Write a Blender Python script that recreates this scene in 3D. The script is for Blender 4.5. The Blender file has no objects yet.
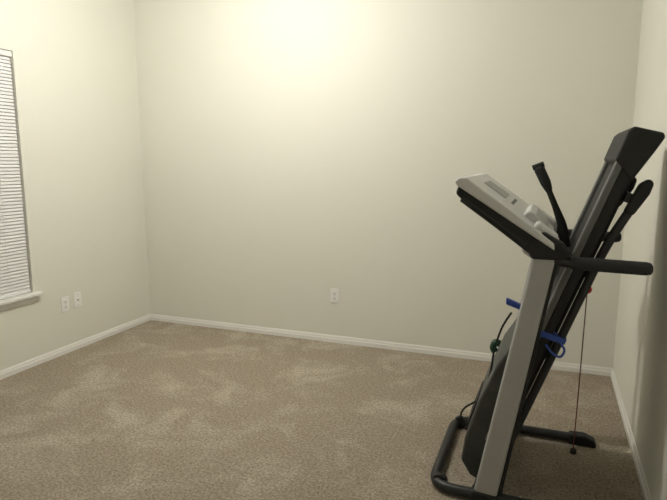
import bpy, bmesh, math, random
from mathutils import Vector, Matrix
random.seed(4)
sc = bpy.context.scene
try:
    sc.view_settings.view_transform = 'Standard'
except Exception: pass

# ------------------------------------------------------------ materials
def newmat(name, col, rough=0.6, metal=0.0, spec=0.5, bump=0.0, bscale=200.0, var=0.0, vscale=3.0, emit=None, estr=0.0):
    m = bpy.data.materials.new(name); m.use_nodes = True
    nt = m.node_tree; b = nt.nodes['Principled BSDF']
    b.inputs['Roughness'].default_value = rough
    b.inputs['Metallic'].default_value = metal
    b.inputs['Specular IOR Level'].default_value = spec
    tc = nt.nodes.new('ShaderNodeTexCoord')
    n1 = nt.nodes.new('ShaderNodeTexNoise'); n1.inputs['Scale'].default_value = vscale
    n1.inputs['Detail'].default_value = 4
    nt.links.new(tc.outputs['Object'], n1.inputs['Vector'])
    r = nt.nodes.new('ShaderNodeValToRGB')
    r.color_ramp.elements[0].position = 0.3; r.color_ramp.elements[1].position = 0.7
    r.color_ramp.elements[0].color = tuple(c*(1-var) for c in col)+(1,)
    r.color_ramp.elements[1].color = tuple(min(1, c*(1+var)) for c in col)+(1,)
    nt.links.new(n1.outputs['Fac'], r.inputs['Fac'])
    nt.links.new(r.outputs['Color'], b.inputs['Base Color'])
    if bump > 0:
        n2 = nt.nodes.new('ShaderNodeTexNoise'); n2.inputs['Scale'].default_value = bscale
        n2.inputs['Detail'].default_value = 3
        nt.links.new(tc.outputs['Object'], n2.inputs['Vector'])
        bp = nt.nodes.new('ShaderNodeBump'); bp.inputs['Strength'].default_value = bump
        bp.inputs['Distance'].default_value = 0.004
        nt.links.new(n2.outputs['Fac'], bp.inputs['Height'])
        nt.links.new(bp.outputs['Normal'], b.inputs['Normal'])
    if emit:
        b.inputs['Emission Color'].default_value = emit+(1,)
        b.inputs['Emission Strength'].default_value = estr
    return m

def carpet_mat():
    m = bpy.data.materials.new('carpet_beige'); m.use_nodes = True
    nt = m.node_tree; b = nt.nodes['Principled BSDF']
    b.inputs['Roughness'].default_value = 1.0
    b.inputs['Specular IOR Level'].default_value = 0.05
    L = nt.links.new
    tc = nt.nodes.new('ShaderNodeTexCoord')
    # brushed pile patches
    mp = nt.nodes.new('ShaderNodeMapping'); mp.inputs['Scale'].default_value = (1.0, 1.15, 1)
    mp.inputs['Rotation'].default_value = (0, 0, 0.9)
    L(tc.outputs['Object'], mp.inputs['Vector'])
    n1 = nt.nodes.new('ShaderNodeTexNoise'); n1.inputs['Scale'].default_value = 2.6
    n1.inputs['Detail'].default_value = 9; n1.inputs['Roughness'].default_value = 0.70
    n1.inputs['Distortion'].default_value = 0.5
    L(mp.outputs['Vector'], n1.inputs['Vector'])
    r1 = nt.nodes.new('ShaderNodeValToRGB')
    r1.color_ramp.elements[0].position = 0.48; r1.color_ramp.elements[0].color = (0.42, 0.360, 0.282, 1)
    r1.color_ramp.elements[1].position = 0.64; r1.color_ramp.elements[1].color = (0.53, 0.475, 0.39, 1)
    L(n1.outputs['Fac'], r1.inputs['Fac'])
    # yarn speckle
    n2 = nt.nodes.new('ShaderNodeTexNoise'); n2.inputs['Scale'].default_value = 75
    n2.inputs['Detail'].default_value = 5; n2.inputs['Roughness'].default_value = 0.8
    L(tc.outputs['Object'], n2.inputs['Vector'])
    r2 = nt.nodes.new('ShaderNodeValToRGB')
    r2.color_ramp.elements[0].position = 0.36; r2.color_ramp.elements[0].color = (0.50, 0.48, 0.45, 1)
    r2.color_ramp.elements[1].position = 0.62; r2.color_ramp.elements[1].color = (1.3, 1.3, 1.3, 1)
    L(n2.outputs['Fac'], r2.inputs['Fac'])
    mx = nt.nodes.new('ShaderNodeMixRGB'); mx.blend_type = 'MULTIPLY'; mx.inputs['Fac'].default_value = 1
    L(r1.outputs['Color'], mx.inputs['Color1']); L(r2.outputs['Color'], mx.inputs['Color2'])
    L(mx.outputs['Color'], b.inputs['Base Color'])
    add = nt.nodes.new('ShaderNodeMath'); add.operation = 'ADD'
    L(n2.outputs['Fac'], add.inputs[0]); L(n1.outputs['Fac'], add.inputs[1])
    bp = nt.nodes.new('ShaderNodeBump'); bp.inputs['Strength'].default_value = 0.9
    bp.inputs['Distance'].default_value = 0.013
    L(add.outputs[0], bp.inputs['Height']); L(bp.outputs['Normal'], b.inputs['Normal'])
    return m

M_wall = newmat('wall_paint_cream', (0.79, 0.783, 0.70), 0.75, spec=0.25, bump=0.12, bscale=120, var=0.012, vscale=1.5)
M_ceil = newmat('ceiling_paint', (0.84, 0.83, 0.79), 0.9, spec=0.1, bump=0.3, bscale=60)
M_trim = newmat('trim_white', (0.86, 0.85, 0.81), 0.4, spec=0.4)
M_plate = newmat('outlet_plastic', (0.90, 0.90, 0.88), 0.35)
M_slot = newmat('outlet_slot', (0.05, 0.05, 0.05), 0.6)
M_blind = newmat('blind_vinyl', (0.80, 0.80, 0.79), 0.5)
M_glass = newmat('night_glass', (0.02, 0.022, 0.03), 0.1)
M_carpet = carpet_mat()
M_black = newmat('black_plastic', (0.014, 0.015, 0.015), 0.6, spec=0.35, bump=0.1, bscale=300, var=0.15, vscale=8)
M_blackgl = newmat('black_paint_tube', (0.014, 0.015, 0.016), 0.45)
M_grip = newmat('foam_grip', (0.017, 0.018, 0.019), 0.8, bump=0.3, bscale=400)
M_silver = newmat('silver_paint', (0.41, 0.41, 0.40), 0.5, metal=0.15, var=0.05, vscale=5)
M_lsilver = newmat('light_silver_plastic', (0.62, 0.62, 0.61), 0.45, var=0.04)
M_belt = newmat('running_belt', (0.026, 0.028, 0.027), 0.75, bump=0.3, bscale=500, var=0.2, vscale=20)
M_hood = newmat('dark_grey_plastic', (0.048, 0.052, 0.050), 0.5, bump=0.15, bscale=60, var=0.25, vscale=14)
M_rail = newmat('foot_rail_grey', (0.12, 0.125, 0.12), 0.55, bump=0.4, bscale=200)
M_screen = newmat('display_screen', (0.12, 0.13, 0.13), 0.25)
M_blue = newmat('blue_strap', (0.03, 0.08, 0.38), 0.5)
M_green = newmat('green_plastic', (0.015, 0.06, 0.035), 0.5)
M_red = newmat('red_plastic', (0.75, 0.03, 0.02), 0.4)
M_cord = newmat('dark_red_cord', (0.16, 0.03, 0.025), 0.6)
M_lampglass = newmat('lamp_glass', (0.9, 0.88, 0.8), 0.4, emit=(1.0, 0.95, 0.86), estr=4.0)
M_metal = newmat('brushed_nickel', (0.5, 0.48, 0.45), 0.35, metal=0.9)

# ------------------------------------------------------------ mesh helpers
def finish(name, bm, mat, parent=None, bevel=0.0, seg=2, smooth=False):
    bmesh.ops.recalc_face_normals(bm, faces=bm.faces)
    me = bpy.data.meshes.new(name); bm.to_mesh(me); bm.free()
    o = bpy.data.objects.new(name, me); sc.collection.objects.link(o)
    me.materials.append(mat)
    if smooth:
        for p in me.polygons: p.use_smooth = True
    if bevel > 0:
        md = o.modifiers.new('bevel', 'BEVEL'); md.width = bevel; md.segments = seg
        md.limit_method = 'ANGLE'; md.angle_limit = math.radians(35)
    if parent: o.parent = parent
    return o

def add_box(bm, lo, hi):
    r = bmesh.ops.create_cube(bm, size=1)
    for v in r['verts']:
        v.co = Vector([lo[i]+(v.co[i]+0.5)*(hi[i]-lo[i]) for i in range(3)])
    return r['verts']

def box(name, lo, hi, mat, parent=None, bevel=0.0):
    bm = bmesh.new(); add_box(bm, lo, hi)
    return finish(name, bm, mat, parent, bevel)

def boxes(name, lst, mat, parent=None, bevel=0.0):
    bm = bmesh.new()
    for lo, hi in lst: add_box(bm, lo, hi)
    return finish(name, bm, mat, parent, bevel)

def add_prism(bm, pts, y0, y1):
    a = [bm.verts.new((p[0], y0, p[1])) for p in pts]
    b = [bm.verts.new((p[0], y1, p[1])) for p in pts]
    bm.faces.new(a); bm.faces.new(b[::-1])
    n = len(pts)
    for i in range(n):
        bm.faces.new((a[i], b[i], b[(i+1) % n], a[(i+1) % n]))

def prism(name, pts, y0, y1, mat, parent=None, bevel=0.0, seg=2):
    bm = bmesh.new(); add_prism(bm, pts, y0, y1)
    return finish(name, bm, mat, parent, bevel, seg)

def smooth_path(pts, n=8):
    P = [Vector(p) for p in pts]
    out = []
    for i in range(len(P)-1):
        p0 = P[max(i-1, 0)]; p1 = P[i]; p2 = P[i+1]; p3 = P[min(i+2, len(P)-1)]
        for k in range(n):
            t = k/n
            out.append(0.5*((2*p1)+(p2-p0)*t+(2*p0-5*p1+4*p2-p3)*t*t+(3*p1-p0-3*p2+p3)*t**3))
    out.append(P[-1]); return out

def fillet(pts, r=0.05, n=6):
    P = [Vector(p) for p in pts]; out = [P[0]]
    for i in range(1, len(P)-1):
        a = (P[i-1]-P[i]); b = (P[i+1]-P[i])
        rr = min(r, a.length*0.49, b.length*0.49)
        A = P[i]+a.normalized()*rr; B = P[i]+b.normalized()*rr
        for k in range(n+1):
            t = k/n
            out.append(A*(1-t)**2+P[i]*2*t*(1-t)+B*t*t)
    out.append(P[-1]); return out

def add_tube(bm, path, rad, sides=14, flat=1.0):
    n = len(path)
    rads = list(rad) if isinstance(rad, (list, tuple)) else [rad]*n
    if len(rads) != n:
        src = rads; rads = []
        for i in range(n):
            f = i/(n-1)*(len(src)-1); j = min(int(f), len(src)-2); t = f-j
            rads.append(src[j]*(1-t)+src[j+1]*t)
    T = []
    for i in range(n):
        d = path[min(i+1, n-1)]-path[max(i-1, 0)]
        T.append(d.normalized())
    up = Vector((0, 1, 0)) if abs(T[0].y) < 0.9 else Vector((1, 0, 0))
    N = (up-T[0]*up.dot(T[0])).normalized()
    rings = []
    for i in range(n):
        N = (N-T[i]*N.dot(T[i])).normalized(); B = T[i].cross(N)
        rings.append([bm.verts.new(path[i]+N*math.cos(2*math.pi*k/sides)*rads[i]*flat+B*math.sin(2*math.pi*k/sides)*rads[i]) for k in range(sides)])
    for i in range(n-1):
        for k in range(sides):
            bm.faces.new((rings[i][k], rings[i][(k+1) % sides], rings[i+1][(k+1) % sides], rings[i+1][k]))
    bm.faces.new(rings[0][::-1]); bm.faces.new(rings[-1])

def tube(name, path, rad, mat, parent=None, sides=14, flat=1.0):
    bm = bmesh.new(); add_tube(bm, path, rad, sides, flat)
    o = finish(name, bm, mat, parent, 0, smooth=True)
    md = o.modifiers.new('es', 'EDGE_SPLIT'); md.split_angle = math.radians(50)
    return o

def empty(name, loc=(0, 0, 0)):
    e = bpy.data.objects.new(name, None); sc.collection.objects.link(e); e.empty_display_size = 0.1
    return e

# ------------------------------------------------------------ room
XL, XR, YB, YF, H = -3.50, 0.488, 4.225, -1.2, 3.0
box('floor', (XL-0.15, YF-0.15, -0.1), (XR+0.15, YB+0.15, 0), M_carpet)
box('ceiling', (XL-0.15, YF-0.15, H), (XR+0.15, YB+0.15, H+0.1), M_ceil)
box('wall_back', (XL-0.15, YB, 0), (XR+0.15, YB+0.15, H), M_wall)
box('wall_right', (XR, YF-0.15, 0), (XR+0.15, YB, H), M_wall)
box('wall_front', (XL-0.15, YF-0.15, 0), (XR, YF, H), M_wall)
WY0, WY1, WZ0, WZ1 = 1.45, 2.96, 0.545, 2.25
boxes('wall_left', [((XL-0.15, YF, 0), (XL, WY0, H)), ((XL-0.15, WY1, 0), (XL, YB, H)),
                    ((XL-0.15, WY0, 0), (XL, WY1, WZ0)), ((XL-0.15, WY0, WZ1), (XL, WY1, H))], M_wall)

# baseboards with a moulded profile
prof = [(0, 0), (0.013, 0), (0.013, 0.034), (0.008, 0.037), (0.008, 0.050), (0.005, 0.055), (0.004, 0.060), (0, 0.060)]
def baseboard(name, p0, p1, nrm):
    bm = bmesh.new(); nrm = Vector(nrm)
    a = [bm.verts.new(Vector(p0)+nrm*d+Vector((0, 0, z))) for d, z in prof]
    b = [bm.verts.new(Vector(p1)+nrm*d+Vector((0, 0, z))) for d, z in prof]
    bm.faces.new(a); bm.faces.new(b[::-1])
    for i in range(len(prof)):
        bm.faces.new((a[i], b[i], b[(i+1) % len(prof)], a[(i+1) % len(prof)]))
    return finish(name, bm, M_trim)
baseboard('baseboard_back', (XL, YB, 0), (XR, YB, 0), (0, -1, 0))
baseboard('baseboard_left', (XL, YF, 0), (XL, YB-0.017, 0), (1, 0, 0))
baseboard('baseboard_right', (XR, YF, 0), (XR, YB-0.017, 0), (-1, 0, 0))

# window
win = empty('window_1')
fr = 0.04
boxes('window_frame', [((XL-0.14, WY0, WZ0), (XL-0.09, WY0+fr, WZ1)), ((XL-0.14, WY1-fr, WZ0), (XL-0.09, WY1, WZ1)),
                       ((XL-0.14, WY0+fr, WZ1-fr), (XL-0.09, WY1-fr, WZ1)), ((XL-0.14, WY0+fr, WZ0), (XL-0.09, WY1-fr, WZ0+fr)),
                       ((XL-0.135, WY0+fr, 1.38), (XL-0.10, WY1-fr, 1.42))], M_trim, win)
box('glass_pane', (XL-0.125, WY0+fr, WZ0+fr), (XL-0.12, WY1-fr, WZ1-fr), M_glass, win)
box('window_sill', (XL-0.09, WY0-0.05, WZ0-0.022), (XL+0.045, WY1+0.05, WZ0+0.003), M_trim, win, 0.006)
box('sill_apron', (XL, WY0-0.03, WZ0-0.065), (XL+0.014, WY1+0.03, WZ0-0.022), M_trim, win, 0.004)
bl = empty('window_blinds')
bm = bmesh.new()
z = WZ0+0.035; ang = math.radians(64); wv = 0.0155
cx = XL-0.026
while z < WZ1-0.045:
    y0, y1 = WY0+0.006, WY1-0.006
    pr = []
    for k in range(5):
        t = (k-2)/2
        crown = 0.0025*(1-t*t)
        px = cx+math.cos(ang)*wv*t+math.sin(ang)*crown
        pz = z-math.sin(ang)*wv*t+math.cos(ang)*crown
        pr.append((px, pz))
    A = [bm.verts.new((p[0], y0, p[1])) for p in pr]; B = [bm.verts.new((p[0], y1, p[1])) for p in pr]
    for k in range(4): bm.faces.new((A[k], B[k], B[k+1], A[k+1]))
    z += 0.0235
finish('blind_slats', bm, M_blind, bl, smooth=True)
box('head_rail', (cx-0.02, WY0+0.004, WZ1-0.04), (cx+0.02, WY1-0.004, WZ1-0.003), M_blind, bl, 0.003)
box('bottom_rail', (cx-0.013, WY0+0.006, WZ0+0.006), (cx+0.013, WY1-0.006, WZ0+0.022), M_blind, bl, 0.003)
bm = bmesh.new()
for yy in (WY1-0.17, (WY0+WY1)/2, WY0+0.17):
    add_tube(bm, [Vector((cx+0.014, yy, WZ0+0.02)), Vector((cx+0.014, yy, WZ1-0.04))], 0.0012, 6)
finish('ladder_cords', bm, M_blind, bl)

# outlets
def outlet(center, axis, kind='duplex'):
    e = empty('electrical_outlet' if kind == 'duplex' else 'cable_wall_plate')
    c = Vector(center); n = Vector(axis); t = Vector((0, 0, 1)).cross(n)
    def bb(nm, a0, a1, z0, z1, d0, d1, mat, bev=0):
        p = [c+t*a0+n*d0+Vector((0, 0, z0)), c+t*a1+n*d1+Vector((0, 0, z1))]
        lo = [min(p[0][i], p[1][i]) for i in range(3)]; hi = [max(p[0][i], p[1][i]) for i in range(3)]
        return box(nm, lo, hi, mat, e, bev)
    bb('cover_plate', -0.038, 0.038, -0.060, 0.060, 0, 0.006, M_plate, 0.0025)
    if kind == 'duplex':
        for s in (-1, 1):
            bb('socket_face', -0.017, 0.017, s*0.02-0.014, s*0.02+0.014, 0.006, 0.008, M_plate, 0.001)
            bb('slot', -0.009, -0.006, s*0.02-0.004, s*0.02+0.007, 0.008, 0.0086, M_slot)
            bb('slot', 0.006, 0.009, s*0.02-0.004, s*0.02+0.007, 0.008, 0.0086, M_slot)
            bb('ground_hole', -0.003, 0.003, s*0.02-0.011, s*0.02-0.006, 0.008, 0.0086, M_slot)
        bb('screw', -0.003, 0.003, -0.003, 0.003, 0.006, 0.0075, M_metal, 0.001)
    else:
        tube('coax_jack', [c+n*0.005, c+n*0.016], 0.006, M_metal, e, 10)
        bb('screw', -0.003, 0.003, 0.04, 0.046, 0.006, 0.0075, M_metal, 0.001)
        bb('screw', -0.003, 0.003, -0.046, -0.04, 0.006, 0.0075, M_metal, 0.001)
outlet((-1.61, YB, 0.40), (0, -1, 0))
outlet((XL, 3.235, 0.392), (1, 0, 0))
outlet((XL, 3.36, 0.40), (1, 0, 0), 'coax')

# ceiling lamp
LX, LY = -1.90, 2.72
lamp = empty('ceiling_lamp')
tube('lamp_base', [Vector((LX, LY, H)), Vector((LX, LY, H-0.02))], 0.15, M_metal, lamp, 32)
bm = bmesh.new()
bmesh.ops.create_uvsphere(bm, u_segments=32, v_segments=16, radius=0.14)
for v in list(bm.verts):
    if v.co.z > 0.01: bm.verts.remove(v)
for v in bm.verts: v.co = Vector((v.co.x+LX, v.co.y+LY, v.co.z*0.25+H-0.02))
finish('lamp_shade', bm, M_lampglass, lamp, smooth=True)
ld = bpy.data.lights.new('lamp_bulb', 'POINT'); ld.energy = 81; ld.color = (1.0, 0.968, 0.905); ld.shadow_soft_size = 0.09
lo = bpy.data.objects.new('lamp_bulb', ld); lo.location = (LX, LY, H-0.155); sc.collection.objects.link(lo); lo.parent = lamp

# ------------------------------------------------------------ treadmill (folded), front towards -X
tm = empty('treadmill')
NY, FY = 2.38, 3.10     # near / far side rails
# base frame
base = [(0.24, FY, 0.03), (-0.43, FY, 0.03), (-0.43, NY, 0.03), (0.24, NY, 0.03)]
tube('base_frame', fillet(base, 0.11, 8), 0.024, M_blackgl, tm, 16)
for nm, yy in (('foot_pad_near', NY), ('foot_pad_far', FY)):
    prism(nm, [(0.17, 0.0), (0.31, 0.0), (0.30, 0.035), (0.25, 0.058), (0.17, 0.055)], yy-0.032, yy+0.032, M_black, tm, 0.01)
bm = bmesh.new()
for yy in (NY+0.045, FY-0.045):
    add_tube(bm, [Vector((-0.40, yy-0.015, 0.035)), Vector((-0.40, yy+0.015, 0.035))], 0.034, 20)
finish('transport_wheels', bm, M_black, tm, 0.004)
# uprights
u0 = Vector((-0.195, 0.02)); u1 = Vector((0.005, 1.15)); ud = (u1-u0).normalized(); un = Vector((ud.y, -ud.x))
def UP(s, d): 
    p = u0+ud*s+un*d; return (p.x, p.y)
UL = (u1-u0).length
for nm, yc in (('near', NY+0.005), ('far', FY-0.005)):
    prism('upright_'+nm, [UP(0.0, -0.050), UP(0.0, 0.050), UP(UL, 0.040), UP(UL, -0.045)], yc-0.028, yc+0.028, M_silver, tm, 0.012, 3)
    prism('upright_edge_trim_'+nm, [UP(0.05, 0.048), UP(0.05, 0.066), UP(UL, 0.052), UP(UL, 0.038)], yc-0.022, yc+0.022, M_black, tm, 0.004)
    prism('upright_boot_'+nm, [UP(-0.02, -0.07), UP(-0.02, 0.08), UP(0.03, 0.072), UP(0.04, 0.05), UP(0.03, -0.058)], yc-0.036, yc+0.036, M_black, tm, 0.01)
    prism('upright_cap_'+nm, [UP(UL-0.05, -0.046), UP(UL-0.03, 0.06), UP(UL+0.0, 0.10), UP(UL+0.04, 0.05), UP(UL+0.07, -0.03), UP(UL, -0.09)], yc-0.034, yc+0.034, M_black, tm, 0.012)
# handrails
for nm, yc in (('near', NY), ('far', FY)):
    p = [(-0.335, yc, 1.352), (-0.03, yc, 1.135), (0.06, yc, 1.102), (0.37, yc, 1.096)]
    if nm == 'far': p = [(-0.335, yc, 1.352), (-0.03, yc, 1.15), (0.06, yc, 1.128), (0.335, yc, 1.125)]
    ex, ez = p[-1][0], p[-1][2]
    tube('handrail_'+nm, fillet(p, 0.07, 6), 0.021, M_blackgl, tm, 16)
    tube('handrail_grip_'+nm, [Vector((0.10, yc, ez+0.005)), Vector((ex-0.01, yc, ez)), Vector((ex+0.007, yc, ez)), Vector((ex+0.013, yc, ez))], [0.026, 0.026, 0.022, 0.012], M_grip, tm, 18)
# console : local axes along slope
c0 = Vector((-0.345, 1.415)); c1 = Vector((0.02, 1.165)); cd = (c1-c0).normalized(); cn = Vector((-cd.y, cd.x))
CL = (c1-c0).length
def CP(s, h):
    p = c0+cd*s+cn*h; return (p.x, p.y)
prism('console_body', [CP(0.01, -0.050), CP(0.0, -0.01), CP(0.02, 0.0), CP(CL, 0.0), CP(CL+0.02, -0.05), CP(CL-0.05, -0.075), CP(0.1, -0.065)], NY-0.02, FY+0.02, M_black, tm, 0.012, 3)
prism('console_top', [CP(-0.02, -0.012), CP(-0.018, 0.012), CP(0.01, 0.03), CP(CL*0.55, 0.026), CP(CL, 0.018), CP(CL+0.02, -0.005), CP(0.0, -0.018)], NY-0.035, FY+0.035, M_lsilver, tm, 0.008, 3)
prism('display_panel', [CP(0.06, 0.024), CP(0.06, 0.031), CP(0.18, 0.030), CP(0.18, 0.022)], 2.62, 2.90, M_screen, tm, 0.003)
prism('console_ledge', [CP(CL-0.16, 0.02), CP(CL-0.15, 0.052), CP(CL-0.12, 0.056), CP(CL-0.06, 0.04), CP(CL-0.02, 0.015)], 2.52, 2.96, M_lsilver, tm, 0.006)
bm = bmesh.new()
for i in range(6):
    y0 = 2.60+i*0.053; s0 = 0.21
    add_prism(bm, [CP(s0, 0.02), CP(s0, 0.0285), CP(s0+0.016, 0.0275), CP(s0+0.016, 0.02)], y0, y0+0.035)
finish('console_buttons', bm, M_rail, tm, 0.002)
for nm, y0 in (('near', NY+0.01), ('far', FY-0.12)):
    prism('cup_holder_'+nm, [CP(CL-0.10, 0.0), CP(CL-0.10, 0.045), CP(CL+0.0, 0.045), CP(CL+0.03, 0.0), CP(CL, -0.09), CP(CL-0.08, -0.09)], y0, y0+0.11, M_lsilver, tm, 0.012)
# raised arm with grip
ya = 2.84
arm = smooth_path([(0.085, ya, 1.10), (0.065, ya, 1.20), (0.03, ya, 1.29), (-0.005, ya, 1.37)], 6)
tube('raised_arm', arm, [0.024, 0.022, 0.015, 0.013], M_black, tm, 14)
tube('raised_arm_grip', smooth_path([(0.0, ya, 1.36), (-0.018, ya, 1.40), (-0.048, ya, 1.46), (-0.055, ya, 1.475)], 6), [0.014, 0.024, 0.025, 0.016], M_grip, tm, 14)
tube('raised_arm_knob', [Vector((-0.08, ya, 1.468)), Vector((-0.03, ya, 1.488))], 0.013, M_black, tm, 12)

# deck (folded upright)
dO = Vector((-0.226, 0.035)); du = Vector((0.341, 0.9457)).normalized(); dn = Vector((du.y, -du.x))
def DP(s, d):
    p = dO+du*s+dn*d; return (p.x, p.y)
DY0, DY1 = 2.475, 3.005
prism('deck_board', [DP(0.3, -0.03), DP(1.60, -0.03), DP(1.60, 0.0), DP(0.3, 0.0)], DY0+0.05, DY1-0.05, M_black, tm)
prism('running_belt', [DP(0.25, -0.042), DP(1.60, -0.042), DP(1.63, -0.03), DP(1.635, 0.0), DP(1.62, 0.02), DP(1.60, 0.03), DP(0.25, 0.03)], DY0+0.065, DY1-0.065, M_belt, tm, 0.004)
for nm, y0, y1 in (('near', DY0, DY0+0.062), ('far', DY1-0.062, DY1)):
    prism('foot_rail_'+nm, [DP(0.2, -0.058), DP(1.56, -0.058), DP(1.56, -0.030), DP(0.2, -0.030)], y0, y1, M_rail, tm, 0.006)
    prism('deck_side_skirt_'+nm, [DP(0.2, -0.031), DP(1.58, -0.031), DP(1.58, 0.022), DP(1.4, 0.010), DP(0.2, 0.005)], y0+0.003, y1-0.01, M_black, tm, 0.004)
    yc = (y0+y1)/2
    path = fillet([(*DP(0.02, 0.045), 0), (*DP(1.22, 0.045), 0), (*DP(1.43, 0.075), 0)], 0.1)
    path = [Vector((p.x, yc, p.y)) for p in path]
    tube('frame_tube_'+nm, path, 0.018, M_blackgl, tm, 14)
    prism('rear_foot_'+nm, [DP(1.36, 0.047), DP(1.485, 0.055), DP(1.515, 0.080), DP(1.505, 0.102), DP(1.46, 0.105), DP(1.36, 0.085)], yc-0.022, yc+0.022, M_black, tm, 0.01)
# full-width tapering rear end cover
prism('rear_end_cap', [DP(1.54, -0.066), DP(1.655, -0.068), DP(1.68, -0.055), DP(1.690, 0.05), DP(1.675, 0.062), DP(1.62, 0.052), DP(1.48, 0.022), DP(1.52, -0.03)], DY0-0.006, DY1+0.004, M_black, tm, 0.008, 3)
bm = bmesh.new()
for s in (0.25, 0.65, 1.05, 1.40):
    add_prism(bm, [DP(s, 0.03), DP(s+0.04, 0.03), DP(s+0.04, 0.06), DP(s, 0.06)], DY0+0.03, DY1-0.03)
finish('deck_crossmembers', bm, M_blackgl, tm, 0.004)
# motor hood on deck front end
hood = [DP(-0.005, 0.02), DP(0.0, -0.05), DP(0.05, -0.115), DP(0.16, -0.140), DP(0.36, -0.150), DP(0.55, -0.145), DP(0.68, -0.120), DP(0.78, -0.085), DP(0.84, -0.055), DP(0.84, -0.03), DP(0.3, 0.02)]
prism('motor_hood', hood, DY0+0.01, DY1-0.01, M_hood, tm, 0.025, 4)
prism('motor_hood_vent', [DP(0.14, -0.137), DP(0.14, -0.148), DP(0.30, -0.154), DP(0.30, -0.143)], 2.6, 2.88, M_black, tm, 0.003)
prism('motor_belly_pan', [DP(0.0, 0.0), DP(0.42, 0.0), DP(0.40, 0.05), DP(0.02, 0.045)], DY0+0.02, DY1-0.02, M_black, tm, 0.01)
# hinge brackets
bm = bmesh.new()
for yy in (NY+0.03, FY-0.10):
    add_prism(bm, [(-0.25, 0.03), (-0.12, 0.03), (-0.12, 0.10), (-0.16, 0.16), (-0.22, 0.14)], yy, yy+0.06)
finish('hinge_brackets', bm, M_black, tm, 0.006)
# latch knob & hanging cord
kx, ky, kz = 0.203, 2.98, 0.874
tube('latch_pin', [Vector((0.10, ky, kz)), Vector((kx, ky, kz))], 0.006, M_metal, tm, 8)
bm = bmesh.new(); bmesh.ops.create_uvsphere(bm, u_segments=16, v_segments=10, radius=0.022)
for v in bm.verts: v.co += Vector((kx, ky, kz))
finish('latch_knob', bm, M_red, tm, smooth=True)
tube('hanging_cord', [Vector((kx, ky, kz)), Vector((kx-0.005, ky, 0.45)), Vector((kx-0.012, ky, 0.01))], 0.003, M_cord, tm, 6)
tube('cord_weight', [Vector((kx-0.012, ky, 0.0)), Vector((kx-0.012, ky, 0.022))], 0.016, M_black, tm, 10)
# blue straps, green clip, cables
def blob(nm, pts, r, mat): tube(nm, smooth_path(pts, 6), r, mat, tm, 10)
prism('blue_strap_near', [DP(0.755, -0.060), DP(0.782, -0.060), DP(0.785, 0.0), DP(0.79, 0.066), DP(0.765, 0.066), DP(0.76, 0.0)], DY0-0.004, DY0+0.065, M_blue, tm, 0.003)
q = [DP(0.765, 0.05), DP(0.745, 0.075), DP(0.71, 0.07), DP(0.715, 0.03), DP(0.735, 0.0)]
blob('blue_strap_tail', [(p[0], DY0-0.004, p[1]) for p in q], 0.005, M_blue)
prism('blue_strap_front', [UP(0.86, -0.105), UP(0.85, -0.04), UP(0.872, -0.04), UP(0.885, -0.11)], NY+0.1, NY+0.13, M_blue, tm, 0.003)
blob('green_clip', [(-0.195, 2.62, 0.62), (-0.205, 2.62, 0.64), (-0.195, 2.62, 0.665), (-0.175, 2.62, 0.66)], 0.016, M_green)
blob('power_cable', [(-0.13, 2.60, 0.82), (-0.17, 2.60, 0.74), (-0.20, 2.62, 0.62), (-0.215, 2.64, 0.50), (-0.26, 2.68, 0.36), (-0.34, 2.72, 0.27), (-0.355, 2.75, 0.20), (-0.30, 2.78, 0.16)], 0.005, M_black)

# ------------------------------------------------------------ world, camera
w = bpy.data.worlds.new('room_ambient'); sc.world = w; w.use_nodes = True
w.node_tree.nodes['Background'].inputs['Color'].default_value = (0.01, 0.012, 0.02, 1)

cam = bpy.data.cameras.new('camera'); co = bpy.data.objects.new('camera', cam); sc.collection.objects.link(co)
cam.sensor_width = 36; cam.lens = 560/667*36; cam.clip_start = 0.05
yaw = math.radians(21); pit = math.radians(9)
F = Vector((-math.sin(yaw)*math.cos(pit), math.cos(yaw)*math.cos(pit), -math.sin(pit)))
co.location = (0, 0, 1.5)
co.rotation_euler = F.to_track_quat('-Z', 'Y').to_euler()
sc.camera = co
